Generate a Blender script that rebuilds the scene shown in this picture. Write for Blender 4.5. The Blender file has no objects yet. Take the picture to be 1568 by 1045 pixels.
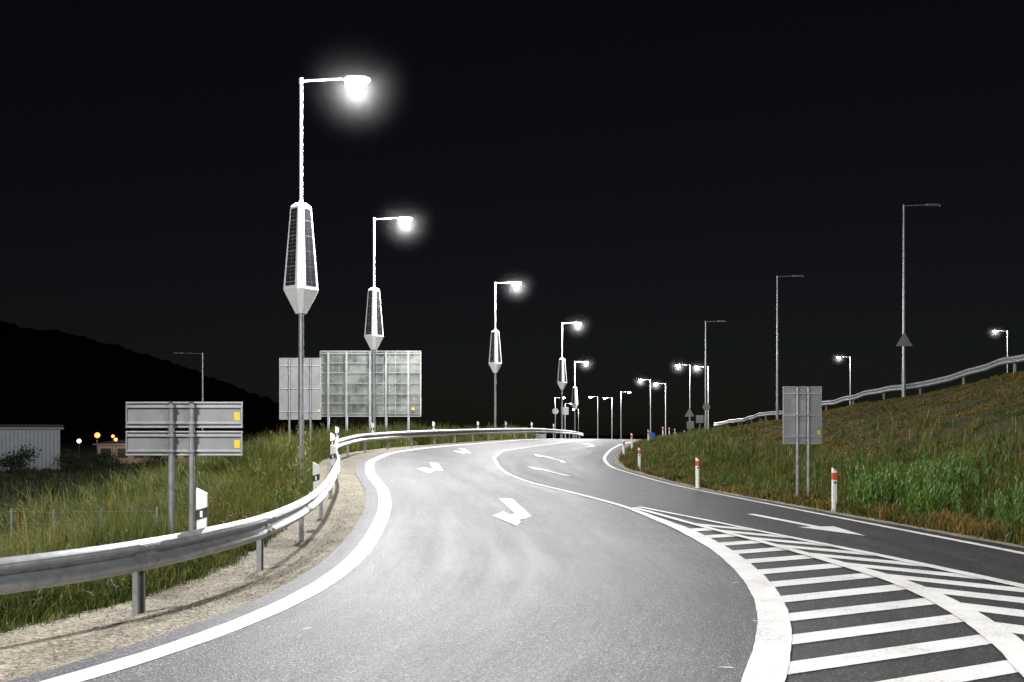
import bpy, math, random
import numpy as np
from mathutils import Vector, noise as mnoise
random.seed(7); rng=np.random.default_rng(7)
S=bpy.context.scene
S.view_settings.view_transform='Standard'; S.view_settings.look='None'; S.view_settings.exposure=0
COL=S.collection
# ---------------------------------------------------------------- materials
def newmat(name):
    m=bpy.data.materials.new(name); m.use_nodes=True
    nt=m.node_tree; b=nt.nodes['Principled BSDF']; return m,nt,b
def noise(nt,coord,scale,detail=4,rough=.6,vec=None):
    n=nt.nodes.new('ShaderNodeTexNoise'); n.inputs['Scale'].default_value=scale
    n.inputs['Detail'].default_value=detail; n.inputs['Roughness'].default_value=rough
    if coord is not None: nt.links.new(coord,n.inputs['Vector'])
    return n
def ramp(nt,inp,stops):
    r=nt.nodes.new('ShaderNodeValToRGB'); e=r.color_ramp.elements
    while len(e)<len(stops): e.new(0.5)
    for i,(p,c) in enumerate(stops):
        e[i].position=p; e[i].color=(c[0],c[1],c[2],1)
    nt.links.new(inp,r.inputs['Fac']); return r
def mixc(nt,fac,a,b,mode='MIX'):
    m=nt.nodes.new('ShaderNodeMix'); m.data_type='RGBA'; m.blend_type=mode
    if isinstance(fac,(int,float)): m.inputs[0].default_value=fac
    else: nt.links.new(fac,m.inputs[0])
    for i,v in ((6,a),(7,b)):
        if isinstance(v,tuple): m.inputs[i].default_value=(v[0],v[1],v[2],1)
        else: nt.links.new(v,m.inputs[i])
    return m.outputs[2]
def bump(nt,b,h,strength,dist):
    n=nt.nodes.new('ShaderNodeBump'); n.inputs['Strength'].default_value=strength; n.inputs['Distance'].default_value=dist
    nt.links.new(h,n.inputs['Height']); nt.links.new(n.outputs[0],b.inputs['Normal'])
def tc(nt,out='Object'):
    return nt.nodes.new('ShaderNodeTexCoord').outputs[out]
def mat(name,c1,c2=None,scale=8,rough=.5,metal=0,bmp=0,bscale=60):
    m,nt,b=newmat(name); c2=c2 or tuple(x*.8 for x in c1)
    co=tc(nt); n=noise(nt,co,scale)
    r=ramp(nt,n.outputs['Fac'],[(.3,c1),(.7,c2)])
    nt.links.new(r.outputs[0],b.inputs['Base Color'])
    b.inputs['Roughness'].default_value=rough; b.inputs['Metallic'].default_value=metal
    if bmp:
        n2=noise(nt,co,bscale); bump(nt,b,n2.outputs['Fac'],bmp,.01)
    return m
def emis(name,c,s):
    m,nt,b=newmat(name)
    b.inputs['Base Color'].default_value=(.8,.8,.8,1)
    b.inputs['Emission Color'].default_value=(*c,1); b.inputs['Emission Strength'].default_value=s
    return m
M={}
M['galv']=mat('galvanised_steel',(.36,.37,.38),(.22,.23,.24),7,.42,.45,.15,90)
M['galv_d']=mat('weathered_steel',(.30,.31,.31),(.20,.20,.21),10,.55,.3,.1,60)
M['alu']=mat('sign_back_aluminium',(.27,.28,.28),(.20,.21,.21),3,.5,.2,.05,30)
M['alu2']=mat('sign_profile_aluminium',(.38,.39,.39),(.31,.32,.32),6,.4,.4)
M['alu3']=mat('mill_aluminium_sheen',(.04,.045,.042),(.20,.22,.19),1.3,.38,.5,.05,30)  # uneven reflections on the board painted in as coarse light and dark patches
M['white']=mat('white_enamel',(.82,.82,.81),(.76,.76,.75),5,.4)
M['plastic']=mat('white_plastic',(.80,.80,.78),(.66,.66,.63),12,.5)
M['black']=mat('black_plastic',(.015,.015,.016),(.03,.03,.03),12,.5)
M['cell']=mat('solar_cell',(.016,.018,.022),(.028,.03,.035),6,.35)
M['cellgrid']=mat('solar_panel_backing',(.30,.30,.31),(.24,.24,.25),6,.4)
M['red']=mat('red_reflector',(.62,.09,.03),(.5,.06,.02),12,.35)
M['yellow']=mat('yellow_sticker',(.80,.55,.02),(.7,.45,.02),12,.4)
M['blue']=mat('blue_sign_face',(.02,.10,.5),(.02,.08,.4),12,.4)
M['led']=emis('led_lens',(1,.99,.97),160)
M['orange']=emis('sodium_globe',(1,.24,.015),3.5)
M['cool']=emis('mercury_globe',(.85,.95,1),6)
M['concrete']=mat('concrete',(.33,.32,.30),(.22,.21,.2),12,.85,0,.4,80)
M['bark']=mat('bark',(.06,.045,.03),(.03,.02,.015),10,.9,0,.6,40)

def asphalt(name,dark,light,tracks,r0,r1):
    m,nt,b=newmat(name); co=tc(nt)
    fine=noise(nt,co,52,3,.8); f=ramp(nt,fine.outputs['Fac'],[(.34,tuple(x*.38 for x in dark)),(.5,dark),(.68,light)])
    vor=nt.nodes.new('ShaderNodeTexVoronoi'); vor.inputs['Scale'].default_value=70; nt.links.new(co,vor.inputs['Vector'])
    sp=ramp(nt,vor.outputs['Color'],[(.0,(0,0,0)),(.70,(0,0,0)),(.84,(1,1,1))])
    c=mixc(nt,sp.outputs[0],f.outputs[0],tuple(min(1,x*2.2) for x in light))
    big=noise(nt,co,.35,8,.72); br=ramp(nt,big.outputs['Fac'],[(.3,(.68,.68,.68)),(.7,(1.24,1.24,1.24))])
    c=mixc(nt,1.0,c,br.outputs[0],'MULTIPLY')
    uv=tc(nt,'UV'); mp=nt.nodes.new('ShaderNodeMapping'); nt.links.new(uv,mp.inputs['Vector'])
    mp.inputs['Scale'].default_value=(4.0,.06,1)
    st=noise(nt,mp.outputs[0],1.6,6,.7); sr=ramp(nt,st.outputs['Fac'],[(.34,(1-tracks,)*3),(.66,(1+tracks,)*3)])
    c=mixc(nt,1.0,c,sr.outputs[0],'MULTIPLY')
    mp2=nt.nodes.new('ShaderNodeMapping'); nt.links.new(uv,mp2.inputs['Vector']); mp2.inputs['Scale'].default_value=(40.0,.5,1)
    s2=noise(nt,mp2.outputs[0],1.3,4,.7); s2r=ramp(nt,s2.outputs['Fac'],[(.35,(.82,.82,.82)),(.68,(1.24,1.24,1.24))])
    c=mixc(nt,1.0,c,s2r.outputs[0],'MULTIPLY')
    nt.links.new(c,b.inputs['Base Color'])
    rr=ramp(nt,st.outputs['Fac'],[(.3,(r0,)*3),(.7,(r1,)*3)]); nt.links.new(rr.outputs[0],b.inputs['Roughness'])
    b.inputs['Specular IOR Level'].default_value=.5
    ad=nt.nodes.new('ShaderNodeMath'); ad.operation='ADD'; nt.links.new(fine.outputs['Fac'],ad.inputs[0]); nt.links.new(vor.outputs['Distance'],ad.inputs[1])
    bump(nt,b,ad.outputs[0],.6,.007)
    return m
M['asph']=asphalt('asphalt_worn',(.060,.060,.065),(.102,.102,.109),.34,.52,.68)
M['asph2']=asphalt('asphalt_new',(.024,.024,.025),(.044,.044,.045),.2,.58,.7)
def paint():
    m,nt,b=newmat('road_paint'); co=tc(nt)
    n=noise(nt,co,30,8,.8); n2=noise(nt,co,1.6,4,.6)
    ad=nt.nodes.new('ShaderNodeMath'); ad.operation='MULTIPLY_ADD'; ad.inputs[1].default_value=.5
    nt.links.new(n2.outputs['Fac'],ad.inputs[0]); nt.links.new(n.outputs['Fac'],ad.inputs[2])
    w=ramp(nt,ad.outputs[0],[(.55,(.13,.13,.13)),(.61,(.52,.51,.49)),(.82,(.76,.76,.74))])
    nt.links.new(w.outputs[0],b.inputs['Base Color']); b.inputs['Roughness'].default_value=.65
    bump(nt,b,n.outputs['Fac'],.4,.004); return m
M['paint']=paint()
def gravel():
    m,nt,b=newmat('gravel'); co=tc(nt)
    v=nt.nodes.new('ShaderNodeTexVoronoi'); v.inputs['Scale'].default_value=42; nt.links.new(co,v.inputs['Vector'])
    n=noise(nt,co,1.3,5,.65)
    g=nt.nodes.new('ShaderNodeSeparateColor'); nt.links.new(v.outputs['Color'],g.inputs[0])
    a=ramp(nt,g.outputs[0],[(0,(.13,.118,.096)),(.5,(.28,.256,.205)),(1,(.46,.427,.36))])
    bb=ramp(nt,n.outputs['Fac'],[(.3,(.62,.60,.55)),(.7,(1.1,1.08,1.02))])
    c=mixc(nt,1.0,a.outputs[0],bb.outputs[0],'MULTIPLY')
    nt.links.new(c,b.inputs['Base Color']); b.inputs['Roughness'].default_value=.95
    bump(nt,b,v.outputs['Distance'],.8,.012); return m
M['gravel']=gravel()
def groundmat():
    m,nt,b=newmat('ground_soil'); co=tc(nt)
    n=noise(nt,co,.6,8,.7); n2=noise(nt,co,14,5,.75)
    a=ramp(nt,n.outputs['Fac'],[(.3,(.035,.045,.012)),(.5,(.07,.065,.022)),(.7,(.12,.085,.035))])
    bb=ramp(nt,n2.outputs['Fac'],[(.3,(.4,.4,.4)),(.7,(1.3,1.3,1.3))])
    c=mixc(nt,1.0,a.outputs[0],bb.outputs[0],'MULTIPLY')
    nt.links.new(c,b.inputs['Base Color']); b.inputs['Roughness'].default_value=1
    bump(nt,b,n2.outputs['Fac'],1,.05); return m
M['ground']=groundmat()
def grassmat(name,stops,patch,ps=.7):
    m,nt,b=newmat(name); g=nt.nodes.new('ShaderNodeNewGeometry')
    r=ramp(nt,g.outputs['Random Per Island'],stops)
    n=noise(nt,tc(nt),ps,5,.65); p=ramp(nt,n.outputs['Fac'],patch)
    c=mixc(nt,1.0,r.outputs[0],p.outputs[0],'MULTIPLY')
    nt.links.new(c,b.inputs['Base Color']); b.inputs['Roughness'].default_value=.6
    t=nt.nodes.new('ShaderNodeBsdfTranslucent'); nt.links.new(c,t.inputs['Color'])
    ms=nt.nodes.new('ShaderNodeMixShader'); ms.inputs[0].default_value=.3
    nt.links.new(b.outputs[0],ms.inputs[1]); nt.links.new(t.outputs[0],ms.inputs[2])
    nt.links.new(ms.outputs[0],nt.nodes['Material Output'].inputs['Surface']); return m
M['grassL']=grassmat('verge_grass',[(0,(.05,.095,.013)),(.45,(.10,.145,.022)),(.78,(.17,.17,.038)),(1,(.31,.26,.10))],[(.32,(.42,.55,.35)),(.68,(1.25,1.12,.95))],1.0)
M['grassF']=grassmat('field_grass',[(0,(.02,.035,.008)),(.5,(.04,.055,.012)),(1,(.08,.08,.025))],[(.3,(.5,.5,.5)),(.7,(1.1,1.1,1.1))])
M['grassR']=grassmat('embankment_grass',[(0,(.055,.10,.012)),(.4,(.125,.135,.022)),(.65,(.20,.15,.04)),(1,(.32,.20,.07))],[(.38,(.32,.54,.24)),(.62,(1.35,1.02,.82))],.9)
M['weed']=grassmat('tall_weed',[(0,(.06,.15,.02)),(.6,(.12,.23,.035)),(1,(.26,.34,.09))],[(.3,(.55,.55,.55)),(.7,(1.1,1.1,1.1))])
M['leaf']=grassmat('tree_leaf',[(0,(.015,.03,.008)),(.6,(.025,.045,.012)),(1,(.04,.06,.018))],[(.3,(.6,.6,.6)),(.7,(1.2,1.2,1.2))])
M['hill']=mat('forested_hill',(.010,.013,.009),(.022,.026,.018),.03,1)
def cladding():
    m,nt,b=newmat('corrugated_cladding'); co=tc(nt); w=nt.nodes.new('ShaderNodeTexWave'); w.inputs['Scale'].default_value=1.0
    nt.links.new(co,w.inputs['Vector']); n=noise(nt,co,1.5)
    r=ramp(nt,n.outputs['Fac'],[(.3,(.34,.37,.40)),(.7,(.42,.45,.48))]); nt.links.new(r.outputs[0],b.inputs['Base Color'])
    b.inputs['Roughness'].default_value=.5; bump(nt,b,w.outputs['Fac'],1,.06); return m
M['clad']=cladding()
HR=1.6
def glare_hazemat():
    # added scatter ball imitating glare round the lamp head, density falls off with distance (object space)
    m=bpy.data.materials.new('lamp_glare_haze'); m.use_nodes=True; nt=m.node_tree; nt.nodes.clear()
    o=nt.nodes.new('ShaderNodeOutputMaterial'); v=nt.nodes.new('ShaderNodeVolumeScatter')
    L=nt.nodes.new('ShaderNodeVectorMath'); L.operation='LENGTH'; nt.links.new(tc(nt),L.inputs[0])
    mr=nt.nodes.new('ShaderNodeMapRange'); mr.inputs['From Min'].default_value=0; mr.inputs['From Max'].default_value=HR
    mr.inputs['To Min'].default_value=1; mr.inputs['To Max'].default_value=0; nt.links.new(L.outputs['Value'],mr.inputs['Value'])
    pw=nt.nodes.new('ShaderNodeMath'); pw.operation='POWER'; pw.inputs[1].default_value=2.4; nt.links.new(mr.outputs[0],pw.inputs[0])
    mu=nt.nodes.new('ShaderNodeMath'); mu.operation='MULTIPLY'; mu.inputs[1].default_value=.0040; nt.links.new(pw.outputs[0],mu.inputs[0])
    nt.links.new(mu.outputs[0],v.inputs['Density']); v.inputs['Color'].default_value=(1,1,1,1)
    nt.links.new(v.outputs[0],o.inputs['Volume']); return m
M['glare_haze']=glare_hazemat()

# ---------------------------------------------------------------- builder
class MB:
    def __init__(s): s.v=[];s.f=[];s.m=[];s.mats=[]
    def mi(s,k):
        if k not in s.mats: s.mats.append(k)
        return s.mats.index(k)
    def add(s,vs,fs,k):
        o=len(s.v); s.v+= [tuple(v) for v in vs]; i=s.mi(k)
        for f in fs: s.f.append([a+o for a in f]); s.m.append(i)
    def box(s,c,d,k,rz=0,taper=1):
        vs=[];ca,sa=math.cos(rz),math.sin(rz)
        for z in(-.5,.5):
            t=taper if z>0 else 1
            for x,y in((-.5,-.5),(.5,-.5),(.5,.5),(-.5,.5)):
                X=x*d[0]*t;Y=y*d[1]*t
                vs.append((c[0]+X*ca-Y*sa,c[1]+X*sa+Y*ca,c[2]+z*d[2]))
        s.add(vs,[(3,2,1,0),(4,5,6,7),(0,1,5,4),(1,2,6,5),(2,3,7,6),(3,0,4,7)],k)
    def cyl(s,p0,p1,r0,r1,k,n=12,caps=True):
        p0=Vector(p0);p1=Vector(p1);d=(p1-p0).normalized()
        a=d.orthogonal().normalized();b=d.cross(a);vs=[]
        for p,r in((p0,r0),(p1,r1)):
            for i in range(n):
                t=2*math.pi*i/n; vs.append(p+a*math.cos(t)*r+b*math.sin(t)*r)
        fs=[(i,(i+1)%n,n+(i+1)%n,n+i) for i in range(n)]
        if caps: fs+=[tuple(range(n))[::-1],tuple(range(n,2*n))]
        s.add(vs,fs,k)
    def prism(s,poly,y0,y1,k,plane='xz'):
        n=len(poly); vs=[(p[0],y0,p[1]) for p in poly]+[(p[0],y1,p[1]) for p in poly]
        s.add(vs,[tuple(range(n)),tuple(range(n,2*n))[::-1]]+[(i,n+i,n+(i+1)%n,(i+1)%n) for i in range(n)],k)
    def obj(s,name,loc=(0,0,0),rz=0,parent=None,smooth=False,bev=0):
        me=bpy.data.meshes.new(name); me.from_pydata(s.v,[],s.f)
        for k in s.mats: me.materials.append(M[k])
        me.polygons.foreach_set('material_index',s.m)
        if smooth: me.polygons.foreach_set('use_smooth',[True]*len(s.f))
        me.validate(); me.update()
        o=bpy.data.objects.new(name,me); COL.objects.link(o); o.location=loc; o.rotation_euler=(0,0,rz)
        if parent: o.parent=parent
        if bev:
            b=o.modifiers.new('b','BEVEL'); b.width=bev; b.segments=2; b.limit_method='ANGLE'
        if smooth:
            e=o.modifiers.new('e','EDGE_SPLIT'); e.split_angle=math.radians(40)
        return o
def empty(name,loc,rz=0):
    o=bpy.data.objects.new(name,None); COL.objects.link(o); o.location=loc; o.rotation_euler=(0,0,rz); o.empty_display_size=.3; return o

# ---------------------------------------------------------------- layout of the place (metres, y = along the road)
YY=np.arange(-60,1000,.25)
def curve(pts,sig=1.0):
    p=np.array(pts,float); v=np.interp(YY,p[:,0],p[:,1])
    n=int(sig*4/.25); k=np.exp(-.5*((np.arange(-n,n+1)*.25)/sig)**2); k/=k.sum()
    vp=np.pad(v,n,mode='edge'); v=np.convolve(vp,k,'valid')
    return lambda y: np.interp(y,YY,v)
Lf=curve([(-60,-45),(-20,-20),(0,-7.6),(4,-5.0),(6,-3.8),(7.4,-3.05),(8.5,-2.72),(10,-2.38),(11.9,-2.18),(14.6,-2.18),(19,-2.45),(21.5,-2.65),(24.7,-3.1),(28.5,-3.95),(33,-4.6),(38.5,-4.6),(44,-3.8),(51,-2.1),(57,-.6),(64,1.0),(72,3),(82,5.2),(100,8),(125,11),(160,14),(220,18),(400,10),(1000,-60)],.9)
RAILf=curve([(-60,-47),(-20,-22),(0,-11),(4,-7.6),(7,-5.2),(8.5,-4.27),(9.7,-3.62),(12.65,-3.15),(16,-3.28),(19.7,-3.6),(25,-4.25),(29,-5.05),(33,-5.7),(38.5,-5.75),(44,-4.95),(51,-3.2),(57,-1.7),(64,-.1),(72,1.9),(82,4.1),(100,6.9),(125,9.9),(160,13),(220,17),(1000,-60)],.8)
Cf=curve([(-60,-25),(-20,-8),(0,-1.3),(5,1.0),(7.4,1.84),(8.9,2.3),(10.5,2.68),(12.65,2.98),(15.4,3.17),(18.4,3.1),(22.7,2.5),(24.5,2.0),(26.4,1.4),(29,.45),(32,-.1),(35.5,-.45),(42,-.75),(47.5,-.5),(51,.4),(57,2.0),(62,3.5),(72,6.3),(82,9),(100,12),(125,15.3),(160,18.5),(220,23),(400,15),(1000,-55)],.8)
Rf=curve([(-60,-10),(-20,4),(0,8.6),(10,8.3),(15.7,7.84),(22.6,7.0),(32.8,5.8),(44.8,4.7),(49.7,4.85),(56,5.8),(61,6.8),(70,9),(78,11.2),(95,14.5),(125,19),(160,23),(220,28),(400,20),(1000,-50)],1.2)
Af=curve([(0,7),(6,6.7),(9,6.3),(11.7,5.86),(14.6,5.28),(17.3,4.6),(19.7,3.92),(22.9,2.7),(24,2.2)],.6)
Bf=curve([(0,1.2),(5,3.0),(6.8,3.65),(8.1,4.05),(9.3,4.31),(10.5,4.5),(12.1,4.6),(14.25,4.33),(16.5,4.0),(18.8,3.5),(21.5,2.9),(23.5,2.3)],.6)
ZL=curve([(-60,0),(18,0),(25,.42),(31,.75),(38,1.0),(47,1.15),(60,1.3),(72,1.35),(90,1.2),(120,.6),(160,-.5),(220,-1),(1000,-4)],2.2)
ZR=curve([(-60,0),(34,0),(45,.2),(50,.48),(56,.8),(62,1.05),(75,1.25),(90,1.15),(120,.6),(160,-.5),(220,-1),(1000,-4)],2.5)
ZF=curve([(-60,-.6),(10,-.6),(30,-.9),(60,-1.4),(90,-1.6),(300,-2),(1000,-4)],3)
XC=curve([(-60,26),(10,22.5),(30,21.5),(42,21),(52,19.9),(71,18.4),(92,17.8),(110,22),(140,32),(220,50),(1000,80)],3)
ZC=curve([(-60,7.5),(10,6.6),(20,6),(30,5.2),(42,4.26),(52,3.55),(71,2.6),(92,1.9),(110,1.3),(140,.4),(220,-.6),(1000,-3.5)],3)
def sst(t): t=np.clip(t,0,1); return t*t*(3-2*t)
def H(x,y):
    x=np.asarray(x,float); y=np.asarray(y,float)
    xl,xr=Lf(y),Rf(y); zl,zr=ZL(y),ZR(y)
    t=np.clip((x-xl)/(xr-xl),0,1); z=zl*(1-t)+zr*t
    d=RAILf(y)-1.0-x; s=sst(d/8.); z=z*(1-s)+ZF(y)*s
    toe=xr+2.0; u=np.clip((x-toe)/np.maximum(XC(y)-toe,1),0,1)
    z=z+(ZC(y)-z)*u - .12*np.exp(-((x-xr-1.5)/.6)**2)
    z=z+ sst((x-30)/45.)*5.*sst((y-70)/60.)*(1-sst((y-250)/200.))
    off=np.maximum(np.clip((d)/2,0,1),np.clip((x-toe)/2,0,1))
    z=z+off*(.05*np.sin(x*1.3+y*.7)+.04*np.sin(y*1.9-x*.6)+.05*np.sin(x*.41-y*.33))
    return z
def Hs(x,y): return float(H(x,y))

def axis(a,b,st,far,g=1.18):
    m=list(np.arange(a,b+1e-6,st)); lo=[];hi=[];s=st;p=a
    while p>-far: s*=g; p-=s; lo.append(p)
    s=st;p=m[-1]
    while p<far: s*=g; p+=s; hi.append(p)
    return np.array(lo[::-1]+m+hi)
gx=axis(-13,25,.4,1500); gy=axis(4,100,.4,1600)
X,Y=np.meshgrid(gx,gy); Z=H(X,np.clip(Y,-59,990))
onroad=(X>Lf(Y)-.2)&(X<Rf(Y)-.1); Z=Z-onroad*.03
nv=len(gx)
vs=np.stack([X.ravel(),Y.ravel(),Z.ravel()],1)
ii,jj=np.meshgrid(np.arange(len(gy)-1),np.arange(nv-1),indexing='ij'); a=(ii*nv+jj).ravel()
fs=np.stack([a,a+1,a+nv+1,a+nv],1)
me=bpy.data.meshes.new('ground'); me.from_pydata(vs.tolist(),[],fs.tolist()); me.materials.append(M['ground'])
me.polygons.foreach_set('use_smooth',[True]*len(fs)); o=bpy.data.objects.new('ground',me); COL.objects.link(o)

def strip(name,f0,f1,ys,n,lift,mk,uvw=True):
    ys=np.asarray(ys); V=[];UV=[]
    for y in ys:
        a=float(f0(y));b=float(f1(y))
        for i in range(n+1):
            t=i/n; x=a+(b-a)*t; V.append((x,y,Hs(x,y)+lift)); UV.append((t*(b-a)/4,y))
    F=[(j*(n+1)+i,j*(n+1)+i+1,(j+1)*(n+1)+i+1,(j+1)*(n+1)+i) for j in range(len(ys)-1) for i in range(n)]
    me=bpy.data.meshes.new(name); me.from_pydata(V,[],F); me.materials.append(M[mk])
    uv=me.uv_layers.new(name='UVMap')
    li=np.zeros(len(me.loops),int); me.loops.foreach_get('vertex_index',li)
    uv.data.foreach_set('uv',np.array(UV)[li].ravel())
    me.polygons.foreach_set('use_smooth',[True]*len(F))
    o=bpy.data.objects.new(name,me); COL.objects.link(o); return o
ys=np.concatenate([np.arange(-40,4,1.),np.arange(4,40,.3),np.arange(40,100,.6),np.arange(100,330,3.)])
wob=lambda y,a,k: a*(math.sin(y*k)+.6*math.sin(y*k*2.7+1)+.4*math.sin(y*k*6.1+2))
strip('road',lambda y:Lf(y)-.42+wob(y,.012,1.9),Cf,ys,14,.030,'asph')
strip('slip_road',Cf,lambda y:Rf(y)+wob(y,.02,1.7),ys,12,.030,'asph2')
strip('gravel_shoulder',lambda y:RAILf(y)-.75+wob(y,.13,1.3),lambda y:Lf(y)-.30,ys[:-1],6,.014,'gravel')
strip('gravel_verge',lambda y:Rf(y)-.15,lambda y:Rf(y)+.38+wob(y,.06,1.5),ys[:-1],2,.014,'gravel')

marks=MB()
def ribbon(f,y0,y1,w,lift,st=.2):
    n=max(2,int((y1-y0)/st)); V=[]
    for i in range(n+1):
        y=y0+(y1-y0)*i/n; x=float(f(y)); dx=(float(f(y+.1))-float(f(y-.1)))/.2
        l=math.hypot(dx,1); nx,ny=1/l,-dx/l; ww=w(y) if callable(w) else w
        ww*=1+.02*math.sin(y*5.1)+.02*math.sin(y*13.7)
        for k in(-.5,-.17,.17,.5):
            px,py=x+nx*ww*k,y+ny*ww*k; V.append((px,py,Hs(px,py)+.030+lift))
    F=[(4*i+j,4*i+j+1,4*i+5+j,4*i+4+j) for i in range(n) for j in range(3)]
    marks.add(V,F,'paint')
ribbon(Lf,-20,130,.27,.005)
ribbon(Cf,-10,130,lambda y:.30-.17*float(sst((y-17)/6.)),.011)
ribbon(Af,6,22.6,lambda y:.2-.08*float(sst((y-12)/8.)),.015)
ribbon(Bf,3.5,22.3,lambda y:.28-.14*float(sst((y-11)/6.)),.019)
ribbon(lambda y:Rf(y)-.42,-20,130,.16,.005)
def quadstrip(e0,e1,lift,n=10):
    V=[]
    for i in range(n+1):
        t=i/n
        for e in(e0,e1):
            x=e[0][0]+(e[1][0]-e[0][0])*t; y=e[0][1]+(e[1][1]-e[0][1])*t
            V.append((x,y,Hs(x,y)+.030+lift))
    marks.add(V,[(2*i,2*i+1,2*i+3,2*i+2) for i in range(n)],'paint')
def march(x,y,dx,dy,stop):
    for _ in range(2000):
        if stop(x,y): break
        x+=dx*.02; y+=dy*.02
    return x,y
y0=4.4
while y0<19:
    es=[]
    for o_ in(-.21,.21):
        yy=y0+o_; x0=float(Cf(yy))+.02
        es.append(((x0,yy),march(x0,yy,1,.545,lambda x,y:x>float(Bf(y)))))
    quadstrip(es[0],es[1],.006); y0+=1.06
y0=8.3
while y0<19.5:
    es=[]
    for o_ in(-.26,.26):
        yy=y0+o_; x0=float(Bf(yy))+.02
        es.append(((x0,yy),march(x0,yy,1,-1.05,lambda x,y:x>float(Af(y)))))
    quadstrip(es[0],es[1],.006); y0+=1.1
def poly(pts,lift=.006):
    V=[(x,y,Hs(x,y)+.030+lift) for x,y in pts]; marks.add(V,[tuple(range(len(V)))],'paint')
def arrow(x,y,ang,s=1,bend=0):
    ca,sa=math.cos(ang),math.sin(ang)
    T=lambda p:(x+s*(p[0]*ca+p[1]*sa),y+s*(-p[0]*sa+p[1]*ca))
    if bend:
        b=bend
        poly([T(p) for p in[(-.12,0),(.12,0),(.12,1.5),(-.12,1.5)]])
        poly([T(p) for p in[(-.12,1.5),(.12,1.5),(.12+.75*b,2.9),(-.12+.75*b,2.9)]])
        poly([T(p) for p in[(-.45+.75*b,2.75),(.5+.75*b,3.05),(.0+1.35*b,4.3)]],.0085)
    else:
        poly([T(p) for p in[(-.09,0),(.09,0),(.09,2.6),(-.09,2.6)]]); poly([T(p) for p in[(-.36,2.6),(.36,2.6),(0,4.2)]])
def merge(x,y,s,sx=None):
    sx=sx or s
    poly([(x+sx*a,y+s*b) for a,b in[(-.33,5.0),(-.02,5.0),(.36,1.75),(.20,1.2),(-.03,2.6)]])
    poly([(x+sx*a,y+s*b) for a,b in[(-.42,1.7),(-.20,2.45),(-.06,1.9),(.05,2.15),(.20,1.3),(.10,1.05),(.14,.75),(.06,.1)]],.0085)
merge(0.03,18.6,1.0)
merge(-2.5,29.8,1.05,1.05)
merge(-2.1,42.5,.8,1.0)
arrow(5.03,21.6,math.atan2(1.0,-4.2),1.02)
arrow(1.9,34,-.32,1.0)
arrow(2.2,44,.0,.9,-1)
arrow(4.2,57,.35,.9,-1)
for x,y in[(-1.75,17.2),(2.25,9.6),(2.55,12.0),(1.5,7.7),(-1.9,9.2)]:
    for k in range(3):
        a=x+random.uniform(0,.1); b_=y+random.uniform(-.03,.05); poly([(a,b_),(a+.07,b_+.006),(a+.07,b_+.018),(a,b_+.014)],.005+.0007*k)
marks.obj('road_markings')
sj=MB(); V=[]
for i in range(41):
    x=-2.9+5.1*i/40; y=24.6+.03*math.sin(i*1.1)+.02*random.random()-.04*x
    for k in(-.012,.012): V.append((x,y+k,Hs(x,y+k)+.0335))
sj.add(V,[(2*i,2*i+2,2*i+3,2*i+1) for i in range(40)],'black'); sj.obj('asphalt_joint')

st=MB()
for _ in range(2600):
    y=random.choice([random.uniform(6.5,14),random.uniform(8,26)]); a=float(RAILf(y))-.7; b=float(Lf(y))-.36
    x=random.uniform(a,b); r=random.uniform(.006,.02); z=Hs(x,y)+.014
    an=random.random()*6
    vs_=[(x+r*math.cos(an+k*1.257)*random.uniform(.7,1.2),y+r*math.sin(an+k*1.257),z) for k in range(5)]+[(x+r*.2,y,z+r*.9)]
    st.add(vs_,[(k,(k+1)%5,5) for k in range(5)],'gravel')
st.obj('loose_stones')

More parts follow.
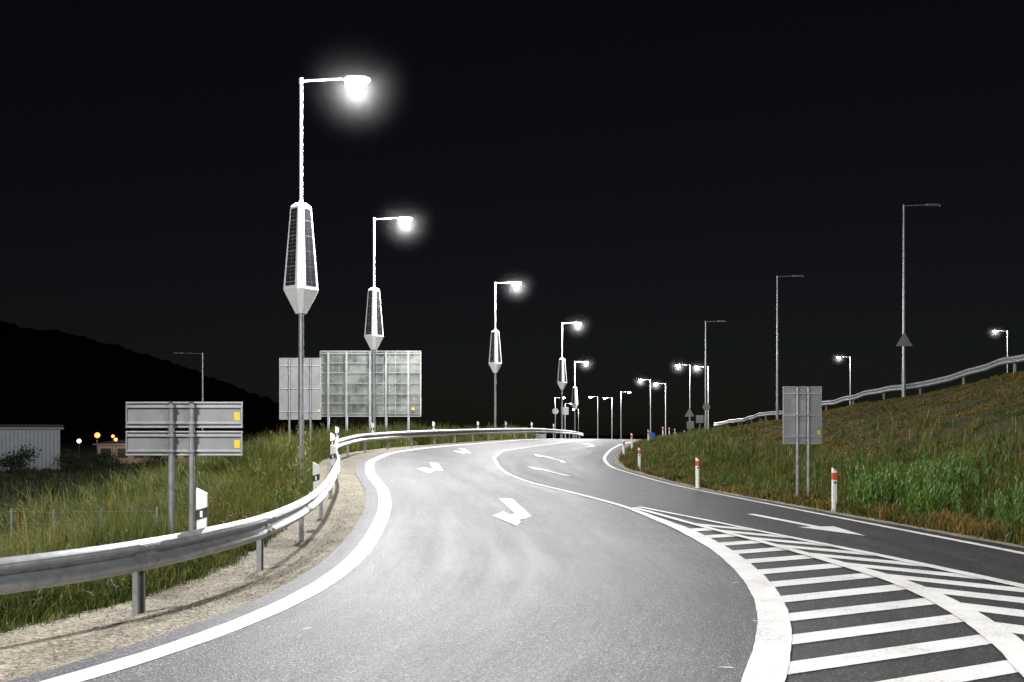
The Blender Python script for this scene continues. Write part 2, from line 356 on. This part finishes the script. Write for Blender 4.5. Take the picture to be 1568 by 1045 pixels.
# ---------------------------------------------------------------- guardrails
PROF=[(0,.752),(.012,.745),(.062,.712),(.078,.695),(.078,.672),(.062,.652),(.008,.618),(0,.60),(.008,.582),(.062,.545),(.078,.525),(.078,.502),(.062,.482),(.012,.45),(0,.442)]
def guardrail(name,f,y0,y1,side,anchor,sp,zf,coarse=.25):
    e=empty(name,(0,0,0)); beam=MB(); posts=MB()
    ysr=[y0]
    while ysr[-1]<y1: ysr.append(ysr[-1]+(coarse if ysr[-1]<45 else coarse*3))
    n=len(PROF); V=[]
    def slope(y): return (float(f(y+.3))-float(f(y-.3)))/.6
    def frame(y):
        x=float(f(y)); dx=(float(f(y+.15))-float(f(y-.15)))/.3; l=math.hypot(dx,1)
        return x,(side/l,-side*dx/l)
    for y in ysr:
        x,nn=frame(y); z=zf(x,y)
        for off,h in PROF: V.append((x+nn[0]*off,y+nn[1]*off,z+h))
    F=[(i*n+j,(i+1)*n+j,(i+1)*n+j+1,i*n+j+1) for i in range(len(ysr)-1) for j in range(n-1)]
    beam.add(V,F,'galv'); bo=beam.obj('beam',parent=e,smooth=True)
    m=bo.modifiers.new('s','SOLIDIFY'); m.thickness=.004; m.offset=0
    py_=[]; y=anchor
    while y<y1: py_.append(y); y+=sp/math.hypot(1,slope(y))
    y=anchor-sp/math.hypot(1,slope(anchor))
    while y>y0: py_.append(y); y-=sp/math.hypot(1,slope(y))
    for y in py_:
        x,nn=frame(y); z=zf(x,y); ang=math.atan2(nn[1],nn[0])
        c,s=math.cos(ang),math.sin(ang)
        def P(a,b,h): return (x+a*c-b*s,y+a*s+b*c,z+h)
        px,py,_=P(-.10,0,0)
        posts.box((px,py,z+.16),(.007,.12,1.0),'galv',ang)
        for sgn in(-1,1):
            q=P(-.07,sgn*.060,0); posts.box((q[0],q[1],z+.16),(.055,.006,1.0),'galv',ang)
            q=P(-.045,sgn*.049,0); posts.box((q[0],q[1],z+.16),(.005,.022,1.0),'galv',ang)
        q=P(-.02,0,0); posts.box((q[0],q[1],z+.60),(.038,.07,.24),'galv_d',ang)
        q0=P(.003,0,.60); q1=P(.028,0,.60); posts.cyl(q0,q1,.018,.014,'galv_d',8)
        if y<46:
            V=[]; yy=[y-.16+.04*i for i in range(9)]
            for t in yy:
                xx,n2=frame(t); zz=zf(xx,t)
                for off,h in PROF: V.append((xx+n2[0]*(off+.006),t+n2[1]*(off+.006),zz+h))
            posts.add(V,[(i*n+j,(i+1)*n+j,(i+1)*n+j+1,i*n+j+1) for i in range(8) for j in range(n-1)],'galv')
            for hh in(.665,.515):
                for bb in(-.10,.10):
                    q0=P(.072,bb,hh+.018); q1=P(.097,bb,hh+.018); posts.cyl(q0,q1,.014,.011,'galv_d',6)
    posts.obj('posts',parent=e)
    return e
guardrail('guardrail',RAILf,-6,100,1,10.1,3.3,Hs)
guardrail('guardrail',lambda y:XC(y)+.2,22,108,-1,23,4,Hs,coarse=.5)
guardrail('guardrail',lambda y:XC(y)+9.,60,150,-1,61,4,Hs,coarse=1)

def rail_marker(y,s=1.0):
    x=float(RAILf(y)); z=Hs(x,y)+.70; m=MB()
    w=.12;d=.045
    m.box((0,0,.14),(w*.9,d*.8,.28),'plastic'); 
    m.prism([(-w/2,.25),(w/2,.25),(w/2,.43),(-w/2,.49)],-d/2,d/2,'plastic')
    m.prism([(-w/2-.002,.13),(w/2+.002,.17),(w/2+.002,.28),(-w/2-.002,.24)],-d/2-.002,d/2+.002,'black')
    m.box((0,-d/2-.005,.20),(.03,.006,.07),'white')
    m.box((0,0,-.06),(.05,.02,.14),'galv_d')
    o=m.obj('rail_delineator',(x-.05,y,z),0,bev=.004); o.scale=(s,)*3
for y in(11.3,18.6,23.7,28.5,33.6,40.5,49,56.5,63,70,78): rail_marker(y, 1.0 if y<30 else .95)

def delineator(x,y,h=1.0,band='red'):
    m=MB(); w=.12; d=.08
    pl=[(-.06,-.02),(-.045,-.045),(0,-.055),(.045,-.045),(.06,-.02),(.05,.03),(0,.05),(-.05,.03)]
    V=[(a,b,-.1) for a,b in pl]+[(a,b,h-.04+(.05*(-a/.06))+.0) for a,b in pl]; k=len(pl)
    m.add(V,[tuple(range(k))[::-1],tuple(range(k,2*k))]+[(i,(i+1)%k,k+(i+1)%k,k+i) for i in range(k)],'plastic')
    pb=[(a*1.03,b*1.03) for a,b in pl]
    V=[(a,b,h-.27) for a,b in pb]+[(a,b,h-.11) for a,b in pb]
    m.add(V,[(i,(i+1)%k,k+(i+1)%k,k+i) for i in range(k)],'red')
    m.box((0,-.0585,h-.33),(.05,.004,.05),'black')
    m.obj('delineator_post',(x,y,Hs(x,y)),random.uniform(-.1,.1))
for x,y in[(7.3,23.2),(5.9,32.6),(5.35,43),(5.45,50),(6.55,56),(8.4,63),(11.2,76),(14.0,88),(15.6,92.5),(12.6,82)]: delineator(x,y)

# ---------------------------------------------------------------- lamps
POW=8800
def add_light(parent,x,z,power,col=(1,.985,.985)):
    l=bpy.data.lights.new('led_light','POINT'); l.shadow_soft_size=.10; l.energy=power; l.color=col
    o=bpy.data.objects.new('led_light',l); COL.objects.link(o); o.location=(x,0,z); o.parent=parent
def head(m,x,z,sgn,lit,r=1):
    L=.66 if lit else .75
    V=[]
    for t,w,zz,h in((0,.08,.0,.05),(.15,.24,.0,.08),(.85,.28,.0,.08),(1,.22,.0,.04)):
        xx=x+sgn*(-L/2+t*L)
        V+=[(xx,-w/2,z-.03),(xx,w/2,z-.03),(xx,w*.35,z-.03+h),(xx,-w*.35,z-.03+h)]
    F=[(0,1,2,3),(12,15,14,13)]
    for i in range(3):
        for j in range(4): F.append((4*i+j,4*i+(j+1)%4,4*i+4+(j+1)%4,4*i+4+j))
    m.add(V,F,'white' if lit else 'galv')
def sphere(m,c,r,k,n=24,R=14):
    V=[(c[0]+r*math.sin(math.pi*i/R)*math.cos(2*math.pi*j/n),c[1]+r*math.sin(math.pi*i/R)*math.sin(2*math.pi*j/n),c[2]-r*math.cos(math.pi*i/R)) for i in range(1,R) for j in range(n)]
    b=len(V); V+=[(c[0],c[1],c[2]-r),(c[0],c[1],c[2]+r)]
    F=[(i*n+j,i*n+(j+1)%n,(i+1)*n+(j+1)%n,(i+1)*n+j) for i in range(R-2) for j in range(n)]
    F+=[(b,(j+1)%n,j) for j in range(n)]+[(b+1,(R-2)*n+j,(R-2)*n+(j+1)%n) for j in range(n)]
    m.add(V,F,k)
def street_lamp(name,x,y,hgt,arm,lit=True,solar=False,power=POW,glare_haze=False):
    z=Hs(x,y); e=empty(name,(x,y,z)); s=1 if arm>0 else -1
    p=MB()
    p.cyl((0,0,-.4),(0,0,.05),.11,.11,'concrete',12); p.box((0,0,.03),(.32,.32,.03),'galv_d')
    if solar:
        p.cyl((0,0,0),(0,0,4.6),.075,.065,'galv',16); p.cyl((0,0,4.6),(0,0,hgt),.045,.038,'white',14)
        p.cyl((0,0,6.9),(0,0,7.05),.10,.05,'white',14)
    else:
        p.cyl((0,0,0),(0,0,hgt),.09 if hgt<11 else .10,.045,'galv',14)
        p.cyl((0,0,0),(0,0,1.4),.10,.10,'galv_d',14)
    p.box((0,-.085,.9),(.09,.02,.3),'galv_d')
    p.cyl((0,0,hgt-.03),(arm-s*.28,0,hgt+.03),.028,.024,'white' if solar else 'galv',10)
    p.cyl((0,0,hgt-.1),(0,0,hgt+.03),.05,.05,'white' if solar else 'galv',12)
    p.obj('pole',parent=e,smooth=True)
    hd=MB(); head(hd,arm,hgt+.02,s,lit); hd.obj('luminaire',parent=e,bev=.006)
    if lit:
        g=MB(); V=[]; n=20; zb=hgt-.011; rings=[(0,1),(-.06,1.03),(-.12,.93),(-.165,.70),(-.19,.35)]
        for dz,k in rings:
            for q in range(n):
                t=2*math.pi*q/n; V.append((arm+.27*k*math.cos(t),.17*k*math.sin(t),zb+dz))
        F=[(i*n+q,(i+1)*n+q,(i+1)*n+(q+1)%n,i*n+(q+1)%n) for i in range(len(rings)-1) for q in range(n)]+[tuple((len(rings)-1)*n+q for q in range(n))]
        g.add(V,F,'led'); g.obj('lens',parent=e,smooth=True)
        add_light(e,arm,hgt-.31,power)
        if glare_haze:
            hz_=MB(); sphere(hz_,(0,0,0),HR,'glare_haze'); ho=hz_.obj('glare_haze',parent=e); ho.location=(arm,0,hgt-.12)
    if solar:
        u=MB()
        def ring(r,z,ch):
            pts=[]
            for q in range(4):
                a=-math.pi/2+q*math.pi/2; c=(math.cos(a)*r,math.sin(a)*r); t=(-math.sin(a),math.cos(a))
                pts+= [(c[0]-t[0]*ch,c[1]-t[1]*ch,z),(c[0]+t[0]*ch,c[1]+t[1]*ch,z)]
            return pts
        R=[ring(.13,4.28,.05),ring(.42,4.85,.085),ring(.25,6.88,.05),ring(.14,6.97,.04)]
        V=sum(R,[]); F=[tuple(range(8))[::-1],tuple(range(24,32))]
        for i in range(3):
            for j in range(8): F.append((8*i+j,8*i+(j+1)%8,8*i+8+(j+1)%8,8*i+8+j))
        u.add(V,F,'white')
        c=MB()
        for q in range(4):
            a0,a1=Vector(R[1][2*q+1]),Vector(R[1][(2*q+2)%8]); b0,b1=Vector(R[2][2*q+1]),Vector(R[2][(2*q+2)%8])
            nrm=(a1-a0).cross(b0-a0).normalized()
            def P(s_,t_,o): return (a0*(1-s_)*(1-t_)+a1*s_*(1-t_)+b0*(1-s_)*t_+b1*s_*t_)+nrm*o
            c.add([P(.13,.04,.004),P(.87,.04,.004),P(.87,.975,.004),P(.13,.975,.004)],[(0,1,2,3)],'cellgrid')
            NR=20
            for i in range(NR):
                t0=.045+.925*i/NR; t1=t0+.925/NR*(.92 if i%4 else .80)
                for s0,s1 in((.15,.49),(.51,.85)):
                    c.add([P(s0,t0,.008),P(s1,t0,.008),P(s1,t1,.008),P(s0,t1,.008)],[(0,1,2,3)],'cell')
        uo=u.obj('solar_tower',parent=e,rz=.17); co_=c.obj('solar_panels',parent=e,rz=.17)
    return e
for x,y in[(-5.15,25),(-6.0,44.5),(-1.07,65),(4.3,88),(7.6,124)]:
    street_lamp('solar_street_lamp',x,y,10,1.35,solar=True,glare_haze=True)
street_lamp('solar_street_lamp',-8.9,4.5,10,1.35,solar=True,power=POW*.8)
street_lamp('solar_street_lamp',-17,-12,10,1.35,solar=True)
street_lamp('fill_street_lamp',11.0,1.0,10,-1.5,power=POW*.7)  # added lamp behind the camera, brightens foreground and solar towers
for x,y,a in[(17.5,209,-1.5),(21,215,-1.5),(20,188,1.5),(20.7,153,-1.5),(24,160,-1.5),(22.6,130,-1.5),(25.5,133,-1.5),(13,250,1.5),(19.5,300,-1.5),(8,190,1.5)]:
    street_lamp('fill_street_lamp',x,y,10,a,glare_haze=y<170)
for x,y,zt in[(55.5,168,14.2),(75,155,17.2)]:
    z=Hs(x,y); street_lamp('fill_street_lamp',x,y,zt-z,-1.9,glare_haze=True)
for x,y,h in[(19.9,52,9.85),(18.4,71,10.1),(17.4,92,10.1)]:
    street_lamp('fill_street_lamp',x,y,h,1.45,lit=False)
street_lamp('fill_street_lamp',-25.7,85,9.9,-2.0,lit=False)

# ---------------------------------------------------------------- signs (seen from the back)
def two_post_sign(x,y,w,panels,ztop_post,posts,rz=0,gap=.03,yellow=True):
    z=Hs(x,y); e=empty('road_sign',(x,y,z),rz); p=MB(); q=MB()
    for px in posts:
        p.cyl((px,0,-.3),(px,0,ztop_post),.038,.038,'galv',14); p.cyl((px,0,ztop_post),(px,0,ztop_post+.015),.042,.03,'black',14)
        p.cyl((px,0,-.05),(px,0,.06),.09,.08,'concrete',12)
    for z0,z1 in panels:
        q.box((0,.07,(z0+z1)/2),(w,.006,z1-z0),'alu')
        for zz in(z0+.012,z1-.012): q.box((0,.055,zz),(w,.03,.02),'alu2')
        for xx in(-w/2+.01,w/2-.01): q.box((xx,.0555,(z0+z1)/2),(.016,.029,z1-z0-.05),'alu2')
        nr=2 if z1-z0<.6 else 3
        for i in range(nr):
            zz=z0+(z1-z0)*(i+.5+ (-.12 if i==0 else .12 if i==nr-1 else 0))/nr
            q.box((0,.052,zz),(w-.04,.026,.03),'alu2')
            for px in posts: q.box((px,-.005,zz),(.10,.095,.035),'galv_d')
        if yellow: q.box((w/2-.075,.063,z0+.16 if z1-z0<.8 else z0+.3),(.08,.004,.11),'yellow')
    p.obj('posts',parent=e,smooth=True); q.obj('panels',parent=e,bev=.003)
    return e
gz=Hs(-4.5,14.0)
two_post_sign(-4.5,14.0,1.60,[(1.48-gz+0.0,1.82-gz),(1.86-gz,2.22-gz)],2.20-gz,(-.16,.12))
gz=Hs(7.5,26.4); two_post_sign(7.5,26.4,1.0,[(1.50-gz,2.99-gz)],2.97-gz,(-.14,.14))
gz=Hs(-7.25,35); two_post_sign(-7.25,35,1.43,[(2.24-gz,4.35-gz)],4.3-gz,(-.36,.36))
x,y=-6.65,48; gz=Hs(x,y); e=empty('direction_sign',(x,y,gz)); p=MB(); q=MB()
zt=5.62-gz; zb=2.56-gz; w=4.72
for px in(-1.95,-1.1,.0,.75,1.8):
    p.box((px,0,zt/2-.2),(.09,.12,zt+.3),'galv')
for i in range(16):
    xx=-w/2+(i+.5)*w/16; q.box((xx,.14,(zt+zb)/2),(w/16-.012,.02,zt-zb),'alu3')
    q.box((xx-w/32+.006,.115,(zt+zb)/2),(.012,.04,zt-zb-.02),'alu')
for zz in(zb+.12,zb+.62,zb+1.05,zb+1.55,zb+2.05,zb+2.5,zt-.12): q.box((0,.08,zz),(w-.06,.035,.035),'alu')
for xx in(-w/2,w/2): q.box((xx,.13,(zt+zb)/2),(.03,.07,zt-zb),'alu2')
for zz in(zb,zt): q.box((0,.13,zz),(w,.07,.03),'alu2')
q.box((w/2-.35,.06,zb+.35),(.12,.004,.12),'yellow')
p.obj('posts',parent=e); q.obj('panels',parent=e)

def shape_sign(x,y,kind,zc,r,face='alu',zbase=None):
    z=Hs(x,y); e=empty('warning_sign' if kind=='tri' else 'traffic_sign',(x,y,z)); m=MB()
    m.cyl((0,0,-.2),(0,0,zc+r*.8),.035,.035,'galv',12)
    if kind=='tri': pl=[(-r,zc-.58*r),(r,zc-.58*r),(0,zc+1.15*r)]
    elif kind=='circ': pl=[(r*math.cos(t*math.pi/12),zc+r*math.sin(t*math.pi/12)) for t in range(24)]
    else: pl=[(-r,zc-r),(r,zc-r),(r,zc+r),(-r,zc+r)]
    m.prism(pl,-.052,-.044,face); m.obj('sign',parent=e)
shape_sign(19.75,51.6,'tri',2.95,.42)
shape_sign(14.9,86,'tri',2.2,.42); shape_sign(14.9,85.6,'sq',1.2,.3)
shape_sign(16.7,88,'circ',2.3,.32); shape_sign(16.5,90,'sq',1.5,.34)
shape_sign(15.9,91,'sq',1.4,.25)
shape_sign(9.6,70,'sq',.45,.16,'blue')
shape_sign(4.9,95,'sq',2.7,.35); shape_sign(3.9,92,'circ',2.6,.28)
x,y=1.5,93; gz=Hs(x,y); two_post_sign(x,y,3.1,[(.95,1.55)],1.5,(-1.1,0,1.1),yellow=False)

# ---------------------------------------------------------------- vegetation
def blades(name,P,h,w,lean,mk,az=None):
    N=len(P); a=rng.uniform(0,2*np.pi,N) if az is None else az
    d=np.stack([np.cos(a),np.sin(a),0*a],1); b=a+rng.uniform(.8,2.3,N)
    s=np.stack([np.cos(b),np.sin(b),0*b],1); up=np.array([0,0,1.])
    h=h[:,None];w=w[:,None];l=lean[:,None]
    V=np.empty((N,5,3)); V[:,0]=P-s*w/2;V[:,1]=P+s*w/2
    mid=P+up*h*.58+d*h*l*.32; V[:,2]=mid-s*w*.42;V[:,3]=mid+s*w*.42; V[:,4]=P+up*h*(1-.25*l)+d*h*l
    base=(np.arange(N)*5)[:,None]; loops=(base+np.array([0,1,3,2,2,3,4])).ravel()
    me=bpy.data.meshes.new(name); me.vertices.add(N*5); me.vertices.foreach_set('co',V.ravel())
    me.loops.add(N*7); me.loops.foreach_set('vertex_index',loops.astype(np.int32))
    ls=np.empty(N*2,np.int32); ls[0::2]=np.arange(N)*7; ls[1::2]=np.arange(N)*7+4
    me.polygons.add(N*2); me.polygons.foreach_set('loop_start',ls)
    me.update(calc_edges=True); me.validate(); me.materials.append(M[mk])
    o=bpy.data.objects.new(name,me); COL.objects.link(o); return o
def clump(P,k,sp):
    P=np.repeat(P,k,0); P[:,:2]+=rng.normal(0,sp,(len(P),2)); return P
def withz(x,y,dz=-.02): return np.stack([x,y,H(x,y)+dz],1)
def pn(x,y,s,o=0):
    return .5+.25*(np.sin(x*s+o)+np.sin(y*s*1.3+x*s*.5+o*2))*.9+.12*np.sin(x*s*3.1+y*s*2.3+o)
N=15000
y=7*np.exp(rng.uniform(0,math.log(75/7),N)); u=rng.exponential(2.4,N)
x=RAILf(y)-.62-u; keep=x>-14; x=x[keep];y=y[keep];u=u[keep]
P=clump(withz(x,y),9,.06); yy=P[:,1]; P[:,2]=H(P[:,0],P[:,1])-.02
g=pn(P[:,0],P[:,1],.9); edge=np.clip((RAILf(yy)-.6-P[:,0])/1.2,.0,1)
hh=(.14+.42*edge*(.4+g))*rng.uniform(.5,1.35,len(P))*(1+.75*sst((yy-18)/8)); blades('verge_grass',P,hh,.006+.0005*yy*rng.uniform(.6,1.2,len(P)),rng.uniform(.1,.8,len(P)),'grassL')
N=240; y=rng.uniform(8.5,36,N); x=RAILf(y)-.7-rng.exponential(.9,N); P=[];h=[]
for a,b in zip(x,y):
    H0=Hs(a,b); hh_=random.uniform(.3,.8)*(1.7 if b>22 else .7)
    for _ in range(26):
        t=random.random(); P.append((a+random.gauss(0,.04),b+random.gauss(0,.04),H0+t*hh_)); h.append(.10+.05*(1-t)+(.2 if t<.05 else 0))
P=np.array(P);h=np.array(h); blades('verge_weeds',P,h,np.full(len(P),.018),rng.uniform(.5,1.4,len(P)),'grassL')
N=1800; y=9*np.exp(rng.uniform(0,math.log(45/9),N)); x=RAILf(y)-.9-rng.exponential(2.0,N)
P=withz(x,y); blades('seed_stalks',P,rng.uniform(.5,1.15,N)*(1+.3*sst((y-18)/8)),.005+.00035*y,rng.uniform(.05,.35,N),'grassR')
N=16000; y=12*np.exp(rng.uniform(0,math.log(110/12),N)); x=RAILf(y)-8-rng.uniform(0,1,N)*(y*.55+2)
P=clump(withz(x,y),5,.12); P[:,2]=H(P[:,0],P[:,1])-.02
blades('field_grass',P,rng.uniform(.2,.6,len(P)),.01+.0007*P[:,1],rng.uniform(.1,.7,len(P)),'grassF')
N=56000; y=13*np.exp(rng.uniform(0,math.log(105/13),N)); t=rng.uniform(0,1,N)**1.15
x=Rf(y)+.35+t*(XC(y)+1.5-Rf(y)-.35)
m=pn(x,y,1.7,1)+rng.uniform(-.3,.3,N)>.28; x=x[m];y=y[m];t=t[m]
P=clump(withz(x,y),6,.07); P[:,2]=H(P[:,0],P[:,1])-.02; yy=P[:,1]
dd=P[:,0]-Rf(yy); hh=(.08+.22*np.exp(-((dd-1.6)/1.6)**2))*rng.uniform(.5,1.5,len(P))*(.6+.9*pn(P[:,0],yy,2.3,2))
blades('embankment_grass',P,hh,.008+.0006*yy,rng.uniform(.2,1.1,len(P)),'grassR')
N=9500; y=14*np.exp(rng.uniform(0,math.log(70/14),N)); x=Rf(y)+.42+rng.gamma(2.,.85,N)
P=clump(withz(x,y),8,.06); P[:,2]=H(P[:,0],P[:,1])-.02; yy=P[:,1]; dd=np.clip((P[:,0]-Rf(yy)-.3)/1.2,.15,1)
blades('roadside_grass',P,.55*dd*rng.uniform(.4,1.3,len(P))*(.5+.8*pn(P[:,0],yy,1.9,3)),.006+.0005*yy,rng.uniform(.1,.8,len(P)),'grassL')
P=[];h=[]
def stalk(a,b,hh_,sp=.03):
    H0=Hs(a,b)
    for k in range(34):
        t=k/34; P.append((a+random.gauss(0,sp),b+random.gauss(0,sp),H0+t*hh_)); h.append(.19*(1-.6*t)+.02)
for cx,cy,n_,sp_,hh0 in[(8.2,22.8,85,.38,1.2),(8.9,21.4,95,.42,1.25),(8.4,20.2,40,.3,.85),(9.7,23.2,50,.5,.9),(9.3,18.9,40,.3,.85),(8.9,17.4,35,.35,.6),(10.3,18.0,30,.3,.8),(9.4,25.5,25,.5,.6),(9.3,16.2,25,.3,.6),(8.0,29,30,.6,.5),(7.6,34,26,.6,.45)]:
    for _ in range(n_):
        a=cx+random.gauss(0,sp_); b=cy+random.gauss(0,sp_)
        if a<float(Rf(b))+.55: continue
        stalk(a,b,hh0*random.uniform(.55,1.1))
P=np.array(P);h=np.array(h); blades('tall_weeds',P,h,np.full(len(P),.022),rng.uniform(.35,1.0,len(P)),'weed')

def bush(x,y,h,r,name='bush'):
    z=Hs(x,y); e=empty(name,(x,y,z)); t=MB()
    tips=[]
    for i in range(9):
        a=random.uniform(0,6.28); l=r*random.uniform(.3,.95)
        tip=(l*math.cos(a),l*math.sin(a),h*random.uniform(.3,.85)); t.cyl((0,0,-.1),tip,.016*h,.004*h,'bark',6); tips.append(tip)
    t.obj('stems',parent=e)
    l=MB()
    for tip in tips:
        for _ in range(150):
            c=Vector(tip)+Vector((random.gauss(0,r*.28),random.gauss(0,r*.28),random.gauss(0,h*.13)))
            s=.05*h*random.uniform(.5,1.1); d1=Vector([random.gauss(0,1) for _ in range(3)]).normalized()*s; d2=d1.orthogonal().normalized()*s*.6
            l.add([c-d1,c+d2,c+d1,c-d2],[(0,1,2,3)],'leaf')
    l.obj('foliage',parent=e)
for x,y,h,r in[(-39.5,82,2.2,1.3),(-34.5,88,1.7,1.3),(-37,86,1.9,1.2),(-31,90,1.6,1.5),(-24,90,1.3,1.6),(-28,97,1.6,1.7),(-43,84,1.2,1.2),(-17,75,2.3,1.4),(-15.2,72,2.6,1.3),(-13.6,68,2.4,1.2),(-19.5,80,2.0,1.5),(-33,84,1.4,1.2)]:
    bush(x,y,h,r)

e=empty('wire_fence',(0,0,0)); f=MB()
fp=[(-5.2-1.25*i,15+1.1*i) for i in range(9)]
for i,(a,b) in enumerate(fp):
    z=Hs(a,b); f.cyl((a,b,z-.2),(a,b,z+.75),.02,.02,'galv_d',8)
    if i:
        a0,b0=fp[i-1]; z0=Hs(a0,b0)
        for hh_ in(.3,.5,.7): f.cyl((a0,b0,z0+hh_),(a,b,z+hh_),.004,.004,'galv',5)
f.obj('posts_and_wires',parent=e)

# ---------------------------------------------------------------- buildings and hill
e=empty('warehouse',(-51.3,91.4,Hs(-48,90)),.42); b=MB()
b.box((0,0,1.9),(20,12,3.8),'clad'); 
b.add([(-10.3,-6.3,3.8),(10.3,-6.3,3.8),(10.3,0,4.1),(-10.3,0,4.1),(-10.3,6.3,3.8),(10.3,6.3,3.8),(-10.3,-6.3,3.65),(10.3,-6.3,3.65),(10.3,6.3,3.65),(-10.3,6.3,3.65)],[(0,1,2,3),(3,2,5,4),(6,7,1,0),(1,7,8,5,2),(6,0,3,4,9),(6,9,8,7)],'galv_d')
b.obj('walls_and_roof',parent=e)
d=MB(); d.box((-6,-6.04,1.4),(3,.06,2.8),'alu2')
for i in range(7): d.box((-6,-6.09,.2+.4*i),(3,.03,.03),'galv_d')
for sx in(-1.56,1.56): d.box((-6+sx,-6.05,1.45),(.1,.1,2.9),'white')
d.obj('roller_door',parent=e)
e=empty('farm_shed',(-39.5,114,Hs(-39,114))); b=MB(); b.box((0,0,1.1),(11,6,2.2),'concrete')
b.add([(-5.8,-3.4,2.2),(5.8,-3.4,2.2),(5.8,3.4,2.6),(-5.8,3.4,2.6),(-5.8,-3.4,2.1),(5.8,-3.4,2.1),(5.8,3.4,2.5),(-5.8,3.4,2.5)],[(0,1,2,3),(4,5,1,0),(4,7,6,5),(1,5,6,2),(0,3,7,4),(2,6,7,3)],'galv_d')
for i in range(6): b.box((-4.5+1.8*i,-3.03,1.2),(1.1,.05,1.0),'black')
b.obj('walls_and_roof',parent=e)
def yard_lamp(x,y,h,k,c,p,r=.2):
    z=Hs(x,y); e=empty('yard_lamp',(x,y,z)); m=MB(); m.cyl((0,0,0),(0,0,h),.04,.03,'black',10); m.cyl((0,0,h+r*1.9),(0,0,h+r*2.2),r*.8,.05,'galv_d',12); m.obj('post',parent=e)
    g=MB(); sphere(g,(0,0,h+r*.9),r,k,14,8); g.obj('globe',parent=e,smooth=True)
    l=bpy.data.lights.new('bulb','POINT'); l.energy=p; l.color=c; l.shadow_soft_size=.08; o=bpy.data.objects.new('bulb',l); COL.objects.link(o); o.location=(0,r+.25,h+.1); o.parent=e
yard_lamp(-44.4,105,2.4,'cool',(.85,.95,1),120,.20); yard_lamp(-40.5,100,2.9,'orange',(1,.4,.1),260,.26)
yard_lamp(-42.1,108,2.9,'orange',(1,.5,.15),120,.16)
yard_lamp(-38.7,100,2.5,'orange',(1,.6,.3),150,.17); yard_lamp(-24.1,80,.9,'cool',(1,.8,.5),80,.12)
yard_lamp(-45,76,5.5,'cool',(.85,.93,1),500)  # unseen lamp added out of frame to light the warehouse front
yard_lamp(-36.8,110,2.2,'orange',(1,.7,.4),120,.12); yard_lamp(-34.5,112,1.6,'orange',(1,.8,.5),120,.12)

hp=[(-900,112),(-700,104),(-500,90),(-350,76),(-305,70),(-261,58),(-216,43),(-158,20),(-120,6),(-80,-4)]
hx=np.arange(-900,-80,3.); hz=np.interp(hx,[p[0] for p in hp],[p[1] for p in hp])
V=[];R=8
for i,(a,b) in enumerate(zip(hx,hz)):
    for r in range(R):
        t=r/(R-1); yy=560+t*150; zz=-8+(b+8)*math.sin(t*math.pi/2)+(random.uniform(-1.3,1.6)+2.5*mnoise.noise(Vector((a*.05,r,0)))if r else 0)
        V.append((a,yy,zz))
F=[(i*R+r,(i+1)*R+r,(i+1)*R+r+1,i*R+r+1) for i in range(len(hx)-1) for r in range(R-1)]
h=MB(); h.add(V,F,'hill'); h.obj('hill')

# ---------------------------------------------------------------- sky, moonlight, camera
w=bpy.data.worlds.new('World'); S.world=w; w.use_nodes=True; nt=w.node_tree
bg=nt.nodes['Background']; sk=nt.nodes.new('ShaderNodeTexSky'); sk.sky_type='NISHITA'; sk.sun_disc=False
sk.sun_elevation=math.radians(20); sk.sun_rotation=math.radians(200); sk.air_density=1.0; sk.dust_density=.6
hs=nt.nodes.new('ShaderNodeHueSaturation'); hs.inputs['Saturation'].default_value=.7; hs.inputs['Hue'].default_value=.555; nt.links.new(sk.outputs[0],hs.inputs['Color'])
nt.links.new(hs.outputs[0],bg.inputs['Color']); bg.inputs['Strength'].default_value=.00105
sun=bpy.data.lights.new('moonlight','SUN'); sun.energy=.004; sun.angle=math.radians(.5); sun.color=(.8,.88,1)
so=bpy.data.objects.new('moonlight',sun); COL.objects.link(so); so.rotation_euler=(math.radians(70),0,math.radians(-20)); so.location=(0,0,40)
cam=bpy.data.cameras.new('camera'); cam.sensor_width=36; cam.lens=36; cam.shift_y=.0893; cam.clip_end=4000; cam.clip_start=.1
co=bpy.data.objects.new('camera',cam); COL.objects.link(co); co.location=(0,0,1.8); co.rotation_euler=(math.radians(90),0,0)
S.camera=co
